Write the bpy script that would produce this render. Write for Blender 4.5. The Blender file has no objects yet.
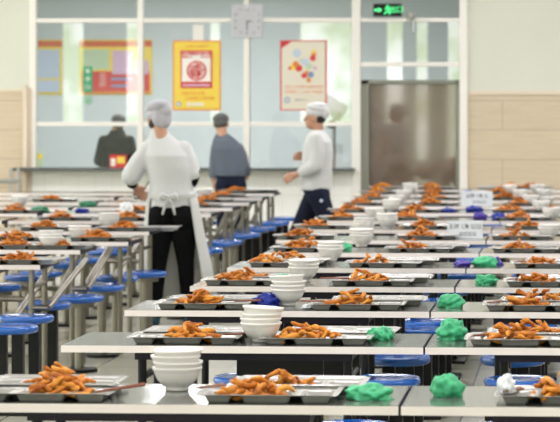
import bpy, bmesh, math, random
from mathutils import Vector, Matrix, Euler
random.seed(7)
SC = bpy.context.scene
COL = SC.collection
PI = math.pi

# ------------------------------------------------------------ camera
F = 2500.0                       # focal length in pixels of the 560-wide frame
cd = bpy.data.cameras.new('camera'); cam = bpy.data.objects.new('camera', cd); COL.objects.link(cam)
cd.sensor_width = 36.0; cd.lens = F / 560 * 36
cam.location = (0, 0, 1.65); YAW = 0.0624; PPX = 575 - F * math.tan(YAW)
cam.rotation_euler = (PI / 2, 0, YAW)
cd.shift_x = (280 - PPX) / 560; cd.shift_y = -(211 - 105) / 560
cd.dof.use_dof = True; cd.dof.focus_distance = 10.2; cd.dof.aperture_fstop = 7.5
cd.clip_end = 300
SC.camera = cam
def TX(px):      # lateral offset per metre of depth for a column of the photograph
    u = (px - PPX) / F
    return (u * math.cos(YAW) - math.sin(YAW)) / (math.cos(YAW) + u * math.sin(YAW))

# ------------------------------------------------------------ world: bright overcast sky over trees
w = bpy.data.worlds.new('sky'); SC.world = w; w.use_nodes = True
nt = w.node_tree; nt.nodes.clear()
out = nt.nodes.new('ShaderNodeOutputWorld'); bg = nt.nodes.new('ShaderNodeBackground')
tc = nt.nodes.new('ShaderNodeTexCoord'); sep = nt.nodes.new('ShaderNodeSeparateXYZ')
mp = nt.nodes.new('ShaderNodeMapping'); mp.inputs['Scale'].default_value = (26, 26, 26)
nz = nt.nodes.new('ShaderNodeTexNoise'); nz.inputs['Scale'].default_value = 2.0; nz.inputs['Detail'].default_value = 4
rp = nt.nodes.new('ShaderNodeValToRGB')
rp.color_ramp.elements[0].position = .42; rp.color_ramp.elements[0].color = (.42, .50, .22, 1)
rp.color_ramp.elements[1].position = .62; rp.color_ramp.elements[1].color = (1, .98, .93, 1)
mr = nt.nodes.new('ShaderNodeMapRange'); mr.inputs['From Min'].default_value = .05; mr.inputs['From Max'].default_value = .3
mx = nt.nodes.new('ShaderNodeMix'); mx.data_type = 'RGBA'
mx.inputs['B'].default_value = (.98, .98, 1, 1)
L = nt.links.new
L(tc.outputs['Generated'], sep.inputs[0]); L(tc.outputs['Generated'], mp.inputs[0]); L(mp.outputs[0], nz.inputs['Vector'])
L(nz.outputs['Fac'], rp.inputs[0]); L(sep.outputs['Z'], mr.inputs['Value']); L(mr.outputs[0], mx.inputs['Factor'])
L(rp.outputs[0], mx.inputs['A']); L(mx.outputs['Result'], bg.inputs['Color']); bg.inputs['Strength'].default_value = 6.0
L(bg.outputs[0], out.inputs[0])

# ------------------------------------------------------------ lights: unseen ceiling panels added to light the hall and the serving room
def area(name, loc, sx, sy, power, color=(1, .965, .985)):
    ld = bpy.data.lights.new(name, 'AREA'); ld.shape = 'RECTANGLE'; ld.size = sx; ld.size_y = sy
    ld.energy = power; ld.color = color
    o = bpy.data.objects.new(name, ld); COL.objects.link(o); o.location = loc
    return o
HALL_W = 105; ROOM_W = 165
for yy in (2.5, 8, 13.5, 19, 24, 26.6):  # last row added to brighten the far wall
    for xx in (-11, -6, -1, 4):
        area('unseen_ceiling_light', (xx, yy, 4.30), 2.4, .6, HALL_W if yy < 25 else 48)
for xx in (-8, -4.5):
    area('added_room_light', (xx, 30.6, 3.25), 1.5, .5, ROOM_W, (.98, .99, 1))  # out of view, added to brighten the room behind the glass
SC.view_settings.view_transform = 'Standard'; SC.view_settings.look = 'None'
SC.view_settings.gamma = 1; SC.view_settings.use_curve_mapping = False
SC.view_settings.exposure = -0.04
SC.cycles.use_denoising = True
SC.cycles.max_bounces = 8; SC.cycles.transparent_max_bounces = 12
SC.cycles.caustics_reflective = False; SC.cycles.caustics_refractive = False
SC.cycles.sample_clamp_indirect = 6

# ------------------------------------------------------------ materials
def mat(name, col, rough=.5, metal=0, bump=0, bscale=40, var=0, vscale=6, spec=.4, sheen=0, coat=0, sss=0):
    m = bpy.data.materials.new(name); m.use_nodes = True
    n = m.node_tree.nodes; l = m.node_tree.links; b = n['Principled BSDF']
    b.inputs['Base Color'].default_value = (*col, 1); b.inputs['Roughness'].default_value = rough
    b.inputs['Metallic'].default_value = metal; b.inputs['Specular IOR Level'].default_value = spec
    b.inputs['Sheen Weight'].default_value = sheen; b.inputs['Coat Weight'].default_value = coat
    t = n.new('ShaderNodeTexCoord')
    if var:
        z = n.new('ShaderNodeTexNoise'); z.inputs['Scale'].default_value = vscale; z.inputs['Detail'].default_value = 3
        l.new(t.outputs['Object'], z.inputs['Vector'])
        r = n.new('ShaderNodeValToRGB')
        r.color_ramp.elements[0].position = .3; r.color_ramp.elements[1].position = .7
        r.color_ramp.elements[0].color = (*[max(0, c * (1 - var)) for c in col], 1)
        r.color_ramp.elements[1].color = (*[min(1, c * (1 + var)) for c in col], 1)
        l.new(z.outputs['Fac'], r.inputs[0]); l.new(r.outputs[0], b.inputs['Base Color'])
    if bump:
        z = n.new('ShaderNodeTexNoise'); z.inputs['Scale'].default_value = bscale; z.inputs['Detail'].default_value = 3
        l.new(t.outputs['Object'], z.inputs['Vector'])
        bn = n.new('ShaderNodeBump'); bn.inputs['Strength'].default_value = bump; bn.inputs['Distance'].default_value = .01
        l.new(z.outputs['Fac'], bn.inputs['Height']); l.new(bn.outputs[0], b.inputs['Normal'])
    return m

def tile_mat(name, c1, c2, sx, sz, rough, mortar=.01, axes='XZ', off=0.0, var=.04, spec=.5):
    m = bpy.data.materials.new(name); m.use_nodes = True
    n = m.node_tree.nodes; l = m.node_tree.links; b = n['Principled BSDF']
    t = n.new('ShaderNodeTexCoord'); s = n.new('ShaderNodeSeparateXYZ'); c = n.new('ShaderNodeCombineXYZ')
    l.new(t.outputs['Object'], s.inputs[0]); l.new(s.outputs[axes[0]], c.inputs['X']); l.new(s.outputs[axes[1]], c.inputs['Y'])
    k = n.new('ShaderNodeTexBrick'); k.offset = off; k.inputs['Scale'].default_value = 1
    k.inputs['Brick Width'].default_value = sx; k.inputs['Row Height'].default_value = sz
    k.inputs['Mortar Size'].default_value = mortar; k.inputs['Mortar Smooth'].default_value = .1
    k.inputs['Color1'].default_value = (*c1, 1); k.inputs['Color2'].default_value = (*[x * (1 - var) for x in c1], 1)
    k.inputs['Mortar'].default_value = (*c2, 1)
    l.new(c.outputs[0], k.inputs['Vector']); l.new(k.outputs['Color'], b.inputs['Base Color'])
    b.inputs['Roughness'].default_value = rough; b.inputs['Specular IOR Level'].default_value = spec
    return m

def board_mat(name, c1, c2):
    # pale wood-look cladding: horizontal boards with faint grain
    m = tile_mat(name, c1, c2, 2.4, .34, .45, .006, 'XZ', .35, .03)
    n = m.node_tree.nodes; l = m.node_tree.links
    w_ = n.new('ShaderNodeTexNoise'); w_.inputs['Scale'].default_value = 3
    t = n.new('ShaderNodeTexCoord'); mp_ = n.new('ShaderNodeMapping'); mp_.inputs['Scale'].default_value = (1, 1, 14)
    l.new(t.outputs['Object'], mp_.inputs[0]); l.new(mp_.outputs[0], w_.inputs['Vector'])
    k = [x for x in n if x.type == 'TEX_BRICK'][0]
    r = n.new('ShaderNodeMix'); r.data_type = 'RGBA'; r.blend_type = 'MULTIPLY'; r.inputs['Factor'].default_value = .35
    l.new(k.outputs['Color'], r.inputs['A'])
    cr = n.new('ShaderNodeValToRGB'); cr.color_ramp.elements[0].color = (.78, .7, .6, 1); cr.color_ramp.elements[0].position = .3
    cr.color_ramp.elements[1].position = .65
    l.new(w_.outputs['Fac'], cr.inputs[0]); l.new(cr.outputs[0], r.inputs['B'])
    l.new(r.outputs['Result'], n['Principled BSDF'].inputs['Base Color'])
    return m

def glass_mat(name, tint, k=1.6):
    m = bpy.data.materials.new(name); m.use_nodes = True
    n = m.node_tree.nodes; l = m.node_tree.links; n.clear()
    o = n.new('ShaderNodeOutputMaterial'); mi = n.new('ShaderNodeMixShader')
    tr = n.new('ShaderNodeBsdfTransparent'); tr.inputs[0].default_value = (*tint, 1)
    g = n.new('ShaderNodeBsdfGlossy'); g.inputs['Roughness'].default_value = .01
    fr = n.new('ShaderNodeFresnel'); fr.inputs[0].default_value = 1.5
    mu = n.new('ShaderNodeMath'); mu.operation = 'MULTIPLY'; mu.inputs[1].default_value = k
    l.new(fr.outputs[0], mu.inputs[0]); l.new(mu.outputs[0], mi.inputs[0]); l.new(tr.outputs[0], mi.inputs[1]); l.new(g.outputs[0], mi.inputs[2])
    l.new(mi.outputs[0], o.inputs[0])
    return m

M = dict(
    floor=tile_mat('floor_tile', (.46, .45, .37), (.25, .25, .2), .6, .6, .16, .006, 'XY', 0, .05),
    ceiling=mat('ceiling_paint', (.8, .8, .77), .9),
    wall=mat('wall_paint', (.66, .67, .60), .8, var=.02, vscale=1.5),
    rear=mat('rear_wall_paint', (.55, .58, .53), .8),
    clad=board_mat('wood_cladding', (.64, .54, .41), (.46, .38, .27)),
    tile=tile_mat('white_tile', (.90, .90, .89), (.78, .78, .77), .2, .3, .35, .004, 'XZ', 0, .02),
    room=mat('room_paint', (.60, .655, .68), .8, var=.02),
    frame=mat('white_frame', (.82, .80, .77), .4),
    ledge=mat('ledge_stone', (.10, .11, .11), .25),
    cream=mat('cream_pipe', (.72, .62, .50), .45),
    glass=glass_mat('window_glass', (.96, .97, .97), 2.2),
    door=mat('door_brown', (.150, .112, .085), .06, var=.08, vscale=2, coat=1.0, spec=.9),
    dframe=mat('door_frame_grey', (.22, .23, .19), .4),
    top=mat('table_laminate', (.23, .235, .225), .12, metal=.5, bump=.02, bscale=15, spec=.6),
    band=mat('table_edge', (.80, .74, .73), .35),
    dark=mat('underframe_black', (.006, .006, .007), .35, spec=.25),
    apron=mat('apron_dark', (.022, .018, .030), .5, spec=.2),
    steel=mat('steel_tube', (.24, .22, .185), .36, metal=1, bump=.03, bscale=30),
    tray=mat('tray_steel', (.44, .435, .425), .25, metal=.35, bump=.08, bscale=25),
    bowl=mat('bowl_white', (.84, .82, .81), .22, spec=.5),
    seat=mat('seat_blue', (.010, .105, .46), .22, var=.12, vscale=9, coat=.4),
    green=mat('green_plastic', (.05, .42, .20), .42, bump=.9, bscale=28, var=.25, vscale=30),
    dgreen=mat('dark_green_plastic', (.02, .18, .09), .45, bump=.9, bscale=28, var=.25, vscale=30),
    blue=mat('blue_plastic', (.004, .020, .27), .4, bump=.9, bscale=28, var=.25, vscale=30),
    purple=mat('purple_plastic', (.06, .03, .30), .42, bump=.9, bscale=28, var=.25, vscale=30),
    clear=mat('white_plastic', (.72, .76, .80), .3, bump=.9, bscale=28, var=.1, vscale=20),
    wood=mat('chopstick_brown', (.20, .06, .03), .4),
    card=mat('card_white', (.75, .78, .84), .4),
    ink=mat('ink', (.03, .03, .05), .6),
    skin=mat('skin', (.50, .27, .18), .5, var=.05, vscale=10),
    hair=mat('hair', (.015, .012, .012), .5),
    greyhair=mat('grey_hair', (.10, .10, .10), .7, var=.3, vscale=60),
    white=mat('white_cotton', (.60, .61, .63), .8, bump=.3, bscale=9, sheen=.2),
    capw=mat('cap_cotton', (.47, .46, .52), .85, bump=.3, bscale=25),
    apw=mat('apron_cotton', (.58, .59, .59), .8, bump=.25, bscale=7),
    black=mat('black_cloth', (.004, .0045, .005), .8, spec=.1),
    coat=mat('dark_coat', (.005, .006, .007), .85, spec=.1),
    greyj=mat('grey_jacket', (.11, .13, .17), .85, bump=.25, bscale=12),
    navy=mat('navy_trousers', (.010, .013, .030), .8, spec=.15, bump=.2, bscale=10),
    shoe=mat('teal_shoe', (.02, .07, .10), .5),
    eye=mat('eye', (.02, .015, .01), .2),
    red=mat('print_red', (.62, .05, .05), .6), orange=mat('print_orange', (.72, .22, .05), .6),
    yellow=mat('print_yellow', (.82, .62, .09), .6), pcream=mat('print_cream', (.72, .68, .58), .6),
    pwhite=mat('print_white', (.80, .78, .76), .6), pblue=mat('print_blue', (.18, .30, .52), .6),
    lblue=mat('print_light_blue', (.50, .58, .72), .6), lgreen=mat('print_light_green', (.50, .62, .42), .6),
    pink=mat('print_pink', (.62, .42, .58), .6), sgreen=mat('sign_green', (.03, .33, .17), .5),
    clock=mat('clock_grey', (.52, .53, .58), .5), mark=mat('clock_mark', (.17, .17, .20), .6),
    socket=mat('socket_grey', (.45, .5, .5), .5), grey=mat('box_grey', (.38, .38, .36), .5),
)
def food_mat():
    m = mat('fried_batter', (.62, .20, .028), .5, bump=.5, bscale=60, spec=.25)
    n = m.node_tree.nodes; l = m.node_tree.links
    b = n['Principled BSDF']; t = n.new('ShaderNodeTexCoord'); z = n.new('ShaderNodeTexNoise'); z.inputs['Scale'].default_value = 28
    z.inputs['Detail'].default_value = 4
    oi = n.new('ShaderNodeObjectInfo'); ad = n.new('ShaderNodeMath'); ad.operation = 'MULTIPLY_ADD'
    ad.inputs[1].default_value = .28; l.new(oi.outputs['Random'], ad.inputs[0]); l.new(z.outputs['Fac'], ad.inputs[2])
    l.new(t.outputs['Object'], z.inputs['Vector'])
    r = n.new('ShaderNodeValToRGB'); e = r.color_ramp.elements
    e[0].position = .38; e[0].color = (.24, .05, .006, 1); e[1].position = .85; e[1].color = (.78, .35, .055, 1)
    q = e.new(.58); q.color = (.50, .155, .016, 1)
    l.new(ad.outputs[0], r.inputs[0]); l.new(r.outputs[0], b.inputs['Base Color'])
    return m
M['food'] = food_mat()
def emis(name, col, s):
    m = bpy.data.materials.new(name); m.use_nodes = True; b = m.node_tree.nodes['Principled BSDF']
    b.inputs['Base Color'].default_value = (*col, 1); b.inputs['Emission Color'].default_value = (*col, 1); b.inputs['Emission Strength'].default_value = s
    return m
M['glow'] = emis('exit_green_glow', (.08, .9, .28), 1.1)
M['lamp'] = emis('lamp_glow', (1, .98, .95), 3.0)

# ------------------------------------------------------------ helpers
def mo(name, bm, m, parent=None, loc=None, smooth=False, bevel=0):
    me = bpy.data.meshes.new(name); bmesh.ops.recalc_face_normals(bm, faces=bm.faces); bm.to_mesh(me); bm.free()
    o = bpy.data.objects.new(name, me); COL.objects.link(o)
    if isinstance(m, (list, tuple)):
        for q in m: me.materials.append(q)
    else: me.materials.append(m)
    if smooth:
        for p in me.polygons: p.use_smooth = True
    if parent: o.parent = parent
    if loc: o.location = loc
    if bevel:
        b = o.modifiers.new('bevel', 'BEVEL'); b.width = bevel; b.segments = 2
    return o
def tag(o, label=None, cat=None, group=None, kind=None):
    if label: o['label'] = label
    if cat: o['category'] = cat
    if group: o['group'] = group
    if kind: o['kind'] = kind
    return o
def empty(name, loc, label, cat, group=None, rz=0):
    o = bpy.data.objects.new(name, None); COL.objects.link(o); o.location = loc; o.rotation_euler = (0, 0, rz)
    o.empty_display_size = .1
    return tag(o, label, cat, group)
def copy_tree(o, parent=None):
    c = o.copy(); COL.objects.link(c)
    if parent: c.parent = parent
    for ch in list(o.children): copy_tree(ch, c)
    return c
def box(bm, x0, x1, y0, y1, z0, z1):
    v = [bm.verts.new(p) for p in ((x0,y0,z0),(x1,y0,z0),(x1,y1,z0),(x0,y1,z0),(x0,y0,z1),(x1,y0,z1),(x1,y1,z1),(x0,y1,z1))]
    for f in ((0,3,2,1),(4,5,6,7),(0,1,5,4),(1,2,6,5),(2,3,7,6),(3,0,4,7)): bm.faces.new([v[i] for i in f])
def B(*boxes):
    bm = bmesh.new()
    for b in boxes: box(bm, *b)
    return bm
def seg(bm, a, b, r0, r1=None, n=12):
    a = Vector(a); b = Vector(b); d = b - a; r1 = r0 if r1 is None else r1
    q = d.to_track_quat('Z', 'Y').to_matrix().to_4x4()
    bmesh.ops.create_cone(bm, cap_ends=True, segments=n, radius1=r0, radius2=r1, depth=d.length,
                          matrix=Matrix.Translation((a + b) / 2) @ q)
def ball(bm, c, r, rot=None, sub=2):
    if not hasattr(r, '__len__'): r = (r, r, r)
    mt = Matrix.Translation(c)
    if rot: mt = mt @ Euler(rot).to_matrix().to_4x4()
    bmesh.ops.create_icosphere(bm, subdivisions=sub, radius=1, matrix=mt @ Matrix.Diagonal((*r, 1)))
def limb(bm, pts, rad, n=14):
    for i, p in enumerate(pts):
        ball(bm, p, rad[i])
        if i: seg(bm, pts[i-1], p, rad[i-1], rad[i], n)
def rings(bm, rs, n=24, cap=True, a0=0, a1=2*PI):
    """rs: (cx,cy,cz,rx,ry)"""
    closed = abs(a1 - a0 - 2*PI) < 1e-6; vs = []
    for cx, cy, cz, rx, ry in rs:
        vs.append([bm.verts.new((cx + rx*math.cos(a0+(a1-a0)*k/(n if closed else n-1)), cy + ry*math.sin(a0+(a1-a0)*k/(n if closed else n-1)), cz)) for k in range(n)])
    for a, b in zip(vs, vs[1:]):
        for k in range(n if closed else n-1): bm.faces.new((a[k], a[(k+1)%n], b[(k+1)%n], b[k]))
    if cap and closed:
        bm.faces.new(vs[0][::-1]); bm.faces.new(vs[-1])
def lathe(bm, prof, n=32):
    vs = []
    for r, z in prof:
        vs.append([bm.verts.new((r*math.cos(2*PI*k/n), r*math.sin(2*PI*k/n), z)) for k in range(n)])
    for a, b in zip(vs, vs[1:]):
        for k in range(n): bm.faces.new((a[k], a[(k+1)%n], b[(k+1)%n], b[k]))
    return vs
def text(name, s, size, m, loc, parent=None, depth=.001, ax='CENTER', rz=0, sx=1.0):
    c = bpy.data.curves.new(name, 'FONT'); c.body = s; c.size = size; c.align_x = ax; c.align_y = 'CENTER'; c.extrude = depth
    t = bpy.data.objects.new(name, c); COL.objects.link(t)
    dg = bpy.context.evaluated_depsgraph_get(); me = bpy.data.meshes.new_from_object(t.evaluated_get(dg))
    bpy.data.objects.remove(t)
    o = bpy.data.objects.new(name, me); COL.objects.link(o); me.materials.clear(); me.materials.append(m)
    o.location = loc; o.rotation_euler = (PI/2, 0, rz); o.scale = (sx, 1, 1)
    if parent: o.parent = parent
    return o
def S(o): o['kind'] = 'structure'; return o

ORD = ['front', 'second', 'third', 'fourth', 'fifth', 'sixth', 'seventh', 'eighth', 'ninth', 'tenth', 'eleventh', 'twelfth', 'thirteenth', 'fourteenth']

# ------------------------------------------------------------ structure
WD = 29.0; ws = F / WD
def wx(px): return TX(px) * WD
def wz(py): return 1.65 - (py - 105) / ws
XL, XR, YB, CH = -16.0, 5.0, -5.0, 4.4
S(mo('floor', B((XL, XR, YB, 34.2, -.1, 0)), M['floor']))
S(mo('ceiling', B((XL, XR, YB, WD, CH, CH+.1)), M['ceiling']))
S(mo('wall_right', B((XR, XR+.15, YB, 34.2, 0, CH)), M['wall']))
# left wall: tall window openings between piers
bxs = [(XL-.15, XL, YB, WD, 0, .9), (XL-.15, XL, YB, WD, 3.9, CH)]
y = YB
while y < WD - 1:
    bxs.append((XL-.15, XL, y, min(y+.8, WD), .9, 3.9)); y += 3.4
S(mo('wall_left', B(*bxs), M['rear']))
# unseen rear wall behind the camera: openings shaped to reflect as bright streaks
ops = [(-13.05, -12.5), (-11.4, -10.95), (-9.25, -9.0), (-6.95, -5.65), (-4.75, -4.35), (-4.0, -3.72), (-3.2, -2.9), (-1.2, .8), (1.6, 3.8)]
bxs = [(XL, XR, YB-.15, YB, 3.75, CH)]
x = XL
for a, b in ops:
    lo = 1.15 if b < -5 else .25
    bxs.append((x, a, YB-.15, YB, 0, 3.75)); bxs.append((a, b, YB-.15, YB, 0, lo)); x = b
bxs.append((x, XR, YB-.15, YB, 0, 3.75))
S(mo('wall_rear', B(*bxs), M['rear']))
# far wall: paint above the cladding, left and right of the glazed screen
S(mo('wall_back', B((XL, wx(30), WD, WD+.15, wz(90), CH), (wx(466), XR, WD, WD+.15, wz(93), CH),
                    (wx(30), wx(466), WD, WD+.15, 3.3, CH)), M['wall']))
S(mo('wall_cladding_left', B((XL, wx(30), WD-.02, WD+.13, 0, wz(90))), M['clad']))
S(mo('wall_cladding_right', B((wx(466), XR, WD-.02, WD+.13, 0, wz(93))), M['clad']))
S(mo('trim_1', B((XL, wx(30), WD-.035, WD, wz(90)-.02, wz(90)+.01)), M['cream']))
S(mo('trim_2', B((wx(466), XR, WD-.035, WD, wz(93)-.02, wz(93)+.02)), M['cream']))
S(mo('wall_counter', B((wx(29), wx(357), WD-.05, WD+.12, 0, wz(171))), M['tile']))
lg = S(mo('window_sill', B((wx(18), wx(356), WD-.30, WD+.14, wz(171), wz(168))), M['ledge'], bevel=.006))
S(mo('trim_3', B((wx(29), wx(33), WD-.06, WD, 0, wz(88))), M['cream']))
S(mo('trim_4', B((wx(457)+.03, wx(466)+.02, WD-.06, WD+.1, 0, 3.3)), M['frame'], bevel=.008))
# glazed screen members
fm = [(wx(30), wx(37), WD-.05, WD+.05, wz(168), 3.3), (wx(138), wx(143.5), WD-.05, WD+.05, wz(168), 3.3),
      (wx(244), wx(250), WD-.05, WD+.05, wz(168), 3.3), (wx(352), wx(361), WD-.06, WD+.06, 0, 3.3),
      (wx(37), wx(352), WD-.04, WD+.04, wz(22), wz(17.5)), (wx(37), wx(352), WD-.04, WD+.04, wz(126.5), wz(122)),
      (wx(361), wx(461), WD-.04, WD+.04, wz(22), wz(18)), (wx(361), wx(461), WD-.04, WD+.04, wz(66.5), wz(62)),
      (wx(30), wx(466), WD-.05, WD+.05, 3.26, 3.3)]
S(mo('window_frame', B(*fm), M['frame'], bevel=.006))
k = 1
for a, b in ((37, 138), (143.5, 244), (250, 352)):
    for t, bt in ((-38, 17.5), (22, 122), (126.5, 168)):
        S(mo('window_%d' % k, B((wx(a), wx(b), WD-.004, WD+.004, wz(bt), wz(t))), M['glass'])); k += 1
for t, bt in ((-38, 18), (22, 62), (66.5, 80)):
    S(mo('window_%d' % k, B((wx(361), wx(460), WD-.004, WD+.004, wz(bt), wz(t))), M['glass'])); k += 1
# door
S(mo('door_1', B((wx(369), wx(456), WD+.02, WD+.07, 0, wz(84))), M['door'], bevel=.004))
S(mo('trim_5', B((wx(361), wx(369), WD-.03, WD+.09, 0, wz(80)), (wx(456), wx(460), WD-.03, WD+.09, 0, wz(80)),
                 (wx(361), wx(460), WD-.03, WD+.09, wz(84), wz(80))), M['dframe'], bevel=.004))
# serving room
RX0, RX1, RY = wx(30)-1.2, wx(466)+.3, 33.4
S(mo('wall_far', B((RX0, RX1, RY, RY+.1, 0, 3.3)), M['room']))
S(mo('wall_far_left', B((RX0-.1, RX0, WD+.15, RY, 0, 3.3)), M['room']))
S(mo('wall_far_right', B((RX1, RX1+.1, WD+.15, RY, 0, 3.3)), M['room']))
S(mo('ceiling_far', B((RX0, RX1, WD+.15, RY, 3.3, 3.4)), M['ceiling']))
# ------------------------------------------------------------ things on the screen
def flat(name, m, x0, x1, z0, z1, y, parent=None, t=.004):
    return mo(name, B((x0, x1, y-t, y, z0, z1)), m, parent)
def disc(name, m, cx, cz, r, y, parent=None, t=.004, ri=0):
    bm = bmesh.new(); n = 40
    rr = [(r, y-t), (r, y)]
    def ring(rad, yy): return [bm.verts.new((cx+rad*math.cos(2*PI*k/n), yy, cz+rad*math.sin(2*PI*k/n))) for k in range(n)]
    a, b = ring(r, y-t), ring(r, y)
    for k in range(n): bm.faces.new((a[k], a[(k+1)%n], b[(k+1)%n], b[k]))
    if ri:
        c, d = ring(ri, y-t), ring(ri, y)
        for k in range(n):
            bm.faces.new((a[k], a[(k+1)%n], c[(k+1)%n], c[k])); bm.faces.new((b[k], b[(k+1)%n], d[(k+1)%n], d[k])); bm.faces.new((c[k], c[(k+1)%n], d[(k+1)%n], d[k]))
    else: bm.faces.new(a); bm.faces.new(b)
    return mo(name, bm, m, parent)
GY = WD - .055
# yellow poster
def pz(py): return wz(py)
p = empty('poster', (0, 0, 0), 'yellow poster with a red square emblem, taped on the glass', 'poster')
flat('sheet', M['orange'], wx(173), wx(221), wz(110.5), wz(40), WD-.008, p)
flat('yellow_field', M['yellow'], wx(174.3), wx(219.7), wz(109), wz(41.5), WD-.013, p)
flat('red_panel', M['red'], wx(180.8), wx(212.5), wz(88), wz(50), WD-.018, p)
flat('white_panel', M['pwhite'], wx(182.3), wx(211), wz(81.5), wz(51.5), WD-.023, p)
flat('caption_strip', M['pink'], wx(183), wx(210), wz(86.2), wz(84), WD-.023, p)
disc('ring', M['red'], wx(197), wz(70.5), .115, WD-.028, p, ri=.098)
prn = random.Random(5)
for k in range(26):
    a_ = k*2.4; q = .088*math.sqrt((k+.5)/26); rr_ = prn.uniform(.011, .019)
    disc('rosette', M['red'], wx(197)+q*math.cos(a_), wz(70.5)+q*math.sin(a_), rr_, WD-.0285, p, ri=rr_*prn.uniform(.2, .6))
for k in range(11):
    for zz in (53.2, 56.6):
        if abs(k-5) > 1.5 or zz < 55:
            disc('rosette', M['red'], wx(184+k*2.6), wz(zz), prn.uniform(.010, .018), WD-.0285, p, ri=.005)
text('heading', '以诚待人 以信立业', .034, M['orange'], (wx(197), WD-.018, wz(46)), p)
text('slogan', '光盘行动 珍惜', .045, M['orange'], (wx(193), WD-.018, wz(93.5)), p)
text('slogan', '从我做起 文明用餐', .042, M['orange'], (wx(200), WD-.018, wz(98.5)), p)
disc('logo', M['pblue'], wx(179), wz(104), .028, WD-.018, p); disc('logo', M['pwhite'], wx(179), wz(104), .014, WD-.021, p)
flat('footer', M['pcream'], wx(187), wx(204), wz(106), wz(102.5), WD-.017, p)
# paper slip above it
tag(flat('paper_slip', M['pwhite'], wx(193), wx(203.5), wz(39.8), wz(24), WD-.008), 'blank white paper slip taped above the yellow poster', 'paper')
# cream poster
p = empty('poster', (0, 0, 0), 'cream poster with red border and colourful shapes, taped on the glass', 'poster')
flat('sheet', M['red'], wx(280.3), wx(327), wz(110.5), wz(40), WD-.008, p)
flat('cream_field', M['pcream'], wx(281.8), wx(325.5), wz(109.3), wz(41.2), WD-.013, p)
bm = bmesh.new()
for (a, b, c) in (((281.8, 41.2), (292, 41.2), (281.8, 48)), ((325.5, 109.3), (316, 109.3), (325.5, 103))):
    vs = [bm.verts.new((wx(q[0]), WD-.0185, wz(q[1]))) for q in (a, b, c)]; vt = [bm.verts.new((wx(q[0]), WD-.0145, wz(q[1]))) for q in (a, b, c)]
    bm.faces.new(vs); bm.faces.new(vt)
    for i in range(3): bm.faces.new((vs[i], vs[(i+1)%3], vt[(i+1)%3], vt[i]))
mo('corner_mark', bm, M['red'], p)
for (a, b, r, m) in ((297, 53, .05, 'lblue'), (303, 54, .035, 'pcream'), (296, 64, .035, 'orange'), (293, 67, .035, 'yellow'), (299, 68, .04, 'red'), (305, 62, .045, 'lblue'),
                     (309, 66, .04, 'lgreen'), (313, 58, .035, 'red'), (314, 54, .03, 'orange'), (314, 51, .024, 'yellow'), (307, 74, .04, 'orange'), (311, 74.5, .036, 'pblue'), (304, 75.5, .03, 'red'), (309, 80, .026, 'orange'), (290, 68, .02, 'red'), (315, 68, .025, 'pink'), (301, 60, .02, 'lgreen')):
    disc('colour_spot', M[m], wx(a), wz(b), r, WD-.0175 - random.random()*.004, p, t=.002)
text('slogan', '舌尖上的文明 校园好风尚', .040, M['orange'], (wx(304), WD-.018, wz(87)), p)
text('slogan', '节约粮食 人人有责 从我做起', .036, M['orange'], (wx(304), WD-.018, wz(92)), p)
disc('logo', M['pblue'], wx(287.5), wz(100), .034, WD-.018, p); disc('logo', M['pcream'], wx(287.5), wz(100), .02, WD-.021, p)
text('footer', '后勤服务中心', .026, M['mark'], (wx(301), WD-.018, wz(100)), p)
# notice board on the far wall of the serving room, seen through the glass
fd = RY - .004; fs = F / fd
def fx(px): return TX(px) * fd
def fz(py): return 1.65 - (py - 105) / fs
for nm, x0, x1 in (('a', 36, 62.5), ('b', 80, 152)):
    lab = 'red and yellow notice board seen through the glass, narrow left one' if nm == 'a' else 'wide red and yellow notice board seen through the glass'
    b_ = empty('notice_board', (0, 0, 0), lab, 'notice board')
    flat('board', M['yellow'], fx(x0), fx(x1), fz(94.5), fz(39), fd, b_, .02)
    flat('header_band', M['red'], fx(x0), fx(x1), fz(46), fz(40.5), fd-.02, b_)
    n = int((x1-x0)/4.2)
    for k in range(n): flat('header_tile', M['orange'], fx(x0+1.5+k*4.2), fx(x0+3.6+k*4.2), fz(44.8), fz(41.8), fd-.024, b_)
    if nm == 'a':
        flat('blue_sheet', M['lblue'], fx(38), fx(60), fz(78), fz(49), fd-.02, b_)
        flat('pale_sheet', M['lblue'], fx(38), fx(60), fz(92), fz(80), fd-.02, b_)
    else:
        flat('green_sheet', M['lgreen'], fx(82.5), fx(109), fz(69), fz(49), fd-.02, b_)
        flat('pink_sheet', M['pink'], fx(112.5), fx(133), fz(74), fz(50), fd-.02, b_)
        flat('pink_sheet', M['pink'], fx(135), fx(149), fz(74), fz(60), fd-.02, b_)
        flat('red_field', M['red'], fx(82), fx(150), fz(93), fz(71), fd-.018, b_)
        text('heading', '公\n示', .10, M['pwhite'], (fx(103), fd-.026, fz(80)), b_)
        for q, zz in ((0, 77.5), (1, 84.5)):
            flat('blue_bar', M['pblue'], fx(111.5), fx(134 if q == 0 else 128), fz(zz+2.6), fz(zz), fd-.024, b_)
        flat('foot_band', M['orange'], fx(82), fx(150), fz(93.5), fz(91), fd-.026, b_)
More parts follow.
